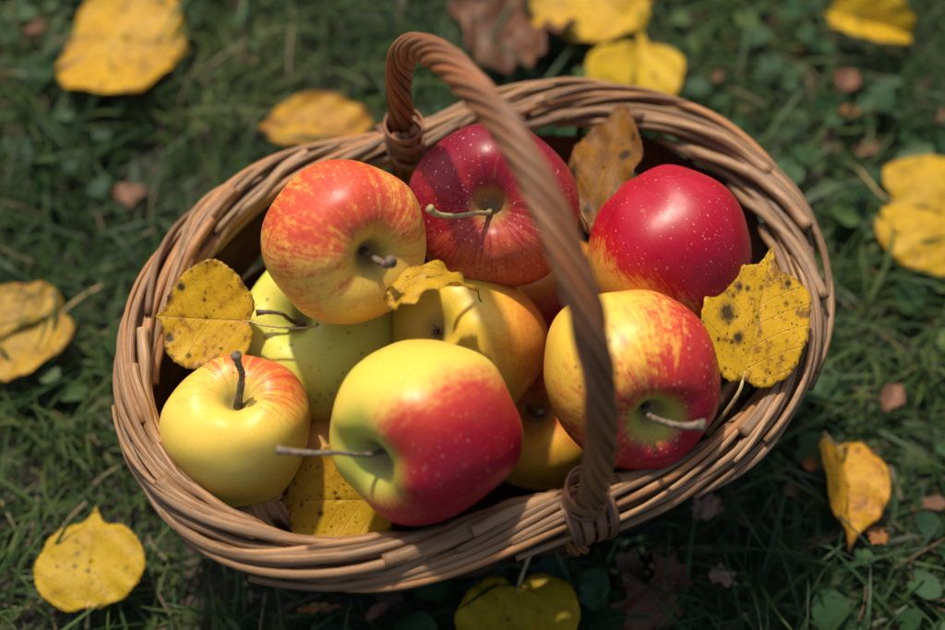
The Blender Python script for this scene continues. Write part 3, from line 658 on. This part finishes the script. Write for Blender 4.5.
def brown_mat(n, c1, c2, s): return leaf_material('dead_leaf_' + str(n), c1, c2, .4, .3, .4, spotcol=tuple(v * .4 for v in c2), brown=tuple(v * .6 for v in c2), trans=.15, seed=s, vein=tuple(v * 1.3 for v in c1))
BR = [((.15, .062, .026), (.085, .032, .015)), ((.20, .095, .05), (.14, .06, .032)), ((.30, .13, .03), (.24, .09, .02)), ((.11, .048, .020), (.075, .030, .013)), ((.32, .20, .12), (.26, .15, .09))]
dead = [((470, 76), (556, 8), 0, LOBED, 1.05, 'large crumpled dark brown leaf behind the handle, beyond the back rim', dict(bend=.9, roll=.6, wave=.07)),
        ((836, 92), (856, 70), 1, RAG, 1.0, 'small pinkish brown dry leaf in the ground cover below the half-closed yellow leaf', dict(bend=.7, roll=.8, wave=.06)),
        ((838, 112), (862, 112), 2, RAG, .8, 'small orange dry leaf next to the pinkish brown one', dict(bend=.5, roll=.6)),
        ((884, 412), (900, 384), 1, RAG, .8, 'light brown dry leaf standing above the orange-yellow folded leaf', dict(bend=.8, roll=1.0)),
        ((128, 182), (132, 208), 1, RAG, 1.0, 'small pinkish dry leaf on the grass beyond the left end of the basket', dict(bend=.6, roll=.7, wave=.06)),
        ((650, 582), (688, 566), 3, LOBED, 1.1, 'dark reddish brown scrap of leaf in front of the right half of the basket', dict(bend=.3, roll=.3)),
        ((688, 614), (612, 606), 3, LOBED, 1.0, 'lobed brown leaf at the near edge of the lawn, beyond the dark reddish scrap', dict(bend=.4, roll=.4, wave=.05)),
        ((706, 572), (736, 584), 4, LOBED, .8, 'tan crumbled leaf among straw, right of the dark reddish scrap', dict(bend=.6, roll=.8, wave=.06)),
        ((30, 24), (46, 34), 1, RAG, 1.0, 'small brown dry leaf under the stalk of the large freckled yellow leaf', dict(bend=.6, roll=.5, wave=.07)),
        ((802, 462), (820, 468), 2, RAG, 1.0, 'small orange leaf scrap between the rim and the folded orange-yellow leaf', dict(bend=.6, roll=.7, wave=.06)),
        ((784, 486), (796, 498), 1, RAG, 1.0, 'small tan leaf scrap below the right end of the rim', dict(bend=.6, roll=.7, wave=.06)),
        ((366, 620), (392, 603), 1, OVAL, .5, 'narrow brown curled leaf at the near edge, left of the shaded yellow leaf', dict(bend=.9, roll=.9)),
        ((882, 528), (872, 545), 2, RAG, 1.0, 'tiny orange leaf scrap just right of the tip of the folded leaf', dict(bend=.6, roll=.7, wave=.06)),
        ((545, 545), (575, 556), 1, RAG, .8, 'brown dry leaf half under the front rim below the handle foot', dict(bend=.6, roll=.5, wave=.07)),
        ((690, 520), (722, 500), 4, LOBED, .7, 'tan ragged leaf on the lit straw below the front right rim', dict(bend=.6, roll=.6, wave=.06)),
        ((298, 612), (340, 606), 2, OVAL, .25, 'thin russet strip of leaf at the near edge left of centre', dict(bend=.6, roll=.5, wave=.07))]
for i, (b, t, ci, ol, wd, lab, kw) in enumerate(dead):
    make_leaf('dead_leaf', at(*b, .02), at(*t, .022), np.array([.1 * sin(i * 2.1), .15 * cos(i * 1.7), 1]), wd, lab, brown_mat(i, *BR[ci], 30 + i), group='dry brown leaves on the grass', outline=ol, tooth=0, seed=60 + i, **kw)

# ------------------------------------------------------------------ lawn: grass, ground cover, litter
LEAFSPOTS = []
for o in list(bpy.data.objects):
    if o.type == 'MESH' and o.name.startswith('blade') and o.parent and o.parent.location.z < .06:
        v = np.empty(len(o.data.vertices) * 3, dtype=np.float32); o.data.vertices.foreach_get('co', v); v = v.reshape(-1, 3)
        c = v.mean(0); r = np.percentile(np.hypot(v[:, 0] - c[0], v[:, 1] - c[1]), 90)
        LEAFSPOTS.append((o.parent.location.x + c[0], o.parent.location.y + c[1], r))
LEAFSPOTS = np.array(LEAFSPOTS)
def keep_clear(x, y, extra=0.0):
    a = np.arctan2(y - BC[1], x - BC[0]); r = np.hypot(x - BC[0], y - BC[1])
    return r > rad(CO_IN, a) * .90 + extra
def low_here(x, y, margin=.004):
    m = np.zeros(len(x), bool)
    for (lx, ly, lr) in LEAFSPOTS: m |= np.hypot(x - lx, y - ly) < lr + margin
    return m
def field(n, seed, spread=1.0):         # places on the lawn, dense round the basket, thinning outwards
    rs = np.random.default_rng(seed)
    x = rs.uniform(-.72, .72, n) * spread; y = rs.uniform(-.48, .78, n) * spread + .05
    far = rs.random(n) < .12
    x[far] = rs.normal(0, 1.1, far.sum()); y[far] = rs.normal(.1, 1.1, far.sum())
    m = keep_clear(x, y); return x[m], y[m], rs

def smooth_noise(x, y, seed, sc):
    rs = np.random.default_rng(seed); v = 0
    for k in range(10):
        kx, ky = rs.normal(0, sc, 2); v = v + np.sin(kx * x + ky * y + rs.uniform(0, 6.3))
    return v / 3.2

def lawn_material(name, ca, cb, cc, trans=.3, rough=.45):
    g = NG(name); a = g.attr('tint'); r, u, v = g.sep(a)[:3]
    c = g.ramp(r, [(0, ca), (.5, cb), (1, cc)])
    c = g.mix(g.math('MULTIPLY', g.smooth(g.noise(g.obj(), 180, 3, .6), .5, .75), .35), c, tuple(q * 1.5 for q in cb))
    return leafy(g, c, rough, g.bump(g.noise(g.obj(), 420, 3, .6), .5, .001), trans, tcol=g.mix(.5, c, tuple(q * 1.4 for q in cb)))
M_GRASS = lawn_material('grass_blades', (.014, .032, .010), (.036, .072, .017), (.10, .125, .032), .32)
M_COVER = lawn_material('cover_leaves', (.014, .042, .016), (.032, .075, .022), (.09, .125, .030), .22, .55)
M_STRAW = lawn_material('straw', (.09, .06, .03), (.16, .115, .06), (.24, .19, .10), .1, .6)
M_LITTER = lawn_material('litter', (.05, .028, .018), (.12, .06, .032), (.22, .12, .06), .05, .7)

def blades(name, n, seed, lmin, lmax, wmin, wmax, lean, hmax, mat, kind_label, cat, mode='grass'):
    x, y, rs = field(n, seed); n = len(x)
    low = low_here(x, y)
    clump = smooth_noise(x, y, 5, 30)
    L = rs.uniform(lmin, lmax, n) * (1 + .25 * clump.clip(-1, 1)); W = rs.uniform(wmin, wmax, n)
    az = rs.uniform(0, 2 * pi, n) + .8 * clump
    le = np.clip(rs.normal(lean, .22, n), .15, 1.55); le[low] = np.maximum(le[low], 1.45)
    K = 6; t = np.linspace(0, 1, K)
    cur = rs.uniform(.2, 1.3, n)
    th = le[:, None] + cur[:, None] * (t[None] - .3)             # angle from vertical along the blade
    dl = L[:, None] / (K - 1)
    hx = np.c_[np.zeros(n), np.cumsum(np.sin(th[:, :-1]) * dl, 1)]; hz = np.c_[np.zeros(n), np.cumsum(np.cos(th[:, :-1]) * dl, 1)]
    z0 = rs.uniform(-.002, .004 if mode == 'grass' else .016, n)
    z0[low] = np.minimum(z0[low], .004)
    hz = np.clip(hz + z0[:, None], .0005, hmax)
    hz = np.where(low[:, None], np.minimum(hz, .014), hz)
    daz = az[:, None] + rs.normal(0, .25, n)[:, None] * t[None]
    px = x[:, None] + hx * np.cos(daz); py = y[:, None] + hx * np.sin(daz)
    wv = W[:, None] * .5 * (np.sin(pi * np.clip(.25 + .75 * t, 0, 1))[None] ** .7 if mode == 'grass' else np.ones((1, K)))
    tw = rs.uniform(-.8, .8, n)[:, None]
    sx, sy, sz = -np.sin(daz) * wv * np.cos(tw), np.cos(daz) * wv * np.cos(tw), wv * np.sin(tw)
    V = np.stack([np.stack([px - sx, py - sy, hz - sz], -1), np.stack([px + sx, py + sy, hz + sz], -1)], 2)   # n,K,2,3
    tips = keep_clear(px[:, -1], py[:, -1], -.004); V = V[tips]; n = len(V)
    tint = np.clip(rs.normal(.45, .22, n) + .18 * smooth_noise(x[tips], y[tips], 8, 14), 0, 1)
    T = np.zeros((n, K, 2, 3)); T[..., 0] = tint[:, None, None]; T[..., 1] = t[None, :, None]
    i = np.arange(n)[:, None] * K * 2 + np.arange(K - 1)[None] * 2
    Fq = np.stack([i, i + 1, i + 3, i + 2], -1).reshape(-1, 4)
    o = mesh(name, V.reshape(-1, 3), Fq, mat, None, None, {'tint': T.reshape(-1, 3)})
    tag(o, kind_label, cat, kind='stuff'); return o
blades('grass', 46000, 21, .018, .065, .0010, .0026, 1.05, .034, M_GRASS, 'short dark green lawn grass growing all round the basket', 'grass')
blades('tall_grass', 5200, 23, .040, .095, .0018, .0036, 1.2, .036, M_GRASS, 'longer broader grass blades bent over among the short lawn', 'grass')
blades('dry_grass', 3200, 22, .015, .055, .0006, .0014, 1.5, .032, M_STRAW, 'thin dry straw and dead grass stalks scattered in the lawn', 'dry grass', mode='straw')

def cover(name, n, seed, rmin, rmax, mat, label, cat, zmin, zmax, scallop, oval, tilt):
    x, y, rs = field(n, seed)
    patch = smooth_noise(x, y, 31, 11) + .6 * smooth_noise(x, y, 32, 30)
    m = patch > rs.normal(-.25, .5, len(x)); x, y = x[m], y[m]; n = len(x)
    R = rs.uniform(rmin, rmax, n) * (1 + .2 * smooth_noise(x, y, 33, 9).clip(-1, 1)); low = low_here(x, y)
    m2 = keep_clear(x, y, .004); 
    K = 16; t = 2 * pi * np.arange(K) / K
    az = rs.uniform(0, 2 * pi, n)
    rr = 1 + scallop * np.cos(5.0 * t)[None] * rs.uniform(.3, 1, n)[:, None]
    rr = rr * (1 - .38 * np.exp(-((t - pi) / .35) ** 2))[None]
    ov = rs.uniform(oval, 1.0, n)[:, None]
    def ringv(f, dz):
        lx, ly = rr * np.cos(t)[None] * f, rr * np.sin(t)[None] * f * ov
        return np.stack([lx, ly, np.broadcast_to(dz, lx.shape)], -1)
    fold = rs.uniform(-.05, .35, n)[:, None]
    mid = ringv(.55, 0); mid[..., 2] = fold * np.abs(mid[..., 1]) * .8
    ed = ringv(1.0, 0); ed[..., 2] = fold * np.abs(ed[..., 1]) + rs.uniform(-.2, .12, n)[:, None] * ed[..., 0] ** 2 + .05 * np.sin(3 * t + 1)[None]
    c = np.zeros((n, 1, 3))
    P = np.concatenate([c, mid, ed], 1)
    tx, ty = rs.normal(0, tilt, n), rs.normal(0, tilt, n)
    ca, sa = np.cos(az)[:, None], np.sin(az)[:, None]
    X = P[..., 0] * ca - P[..., 1] * sa; Y = P[..., 0] * sa + P[..., 1] * ca
    Z = P[..., 2] + X * tx[:, None] + Y * ty[:, None]
    z0 = rs.uniform(zmin, zmax, n); z0[low] = np.minimum(z0[low], .010)
    Zw = Z * R[:, None] + z0[:, None]; Zw = np.where(low[:, None], np.clip(Zw, .002, .015), np.clip(Zw, .001, .05))
    V = np.stack([x[:, None] + X * R[:, None], y[:, None] + Y * R[:, None], Zw], -1)
    V = V[m2]; n = len(V); NV = 1 + 2 * K
    tint = np.clip(rs.normal(.42, .22, n) + .2 * smooth_noise(x[m2], y[m2], 41, 12), 0, 1)
    T = np.zeros((n, NV, 3)); T[..., 0] = tint[:, None]
    b = np.arange(n)[:, None] * NV; k = np.arange(K)[None]; k2 = (k + 1) % K
    tri = np.stack([b + 0 * k, b + 1 + k, b + 1 + k2, b + 1 + k2], -1)
    quad = np.stack([b + 1 + k, b + 1 + K + k, b + 1 + K + k2, b + 1 + k2], -1)
    tri3 = tri.reshape(-1, 4)[:, :3]; q = quad.reshape(-1, 4)
    F3 = np.concatenate([tri3, q[:, [0, 1, 2]], q[:, [0, 2, 3]]])
    o = mesh(name, V.reshape(-1, 3), F3, mat, None, None, {'tint': T.reshape(-1, 3)})
    tag(o, label, cat, kind='stuff')
cover('ground_cover', 13000, 51, .0045, .0115, M_COVER, 'low dark green ground cover of small round scalloped leaves', 'ground cover', .006, .026, .06, .75, .35)
cover('broad_weeds', 650, 52, .008, .0135, M_COVER, 'broader green weed leaves dotted through the lawn', 'weeds', .010, .022, .05, .42, .45)
cover('leaf_litter', 8000, 53, .002, .0075, M_LITTER, 'crumbled brown leaf bits lying in the grass', 'leaf litter', .003, .018, .22, .4, .6)
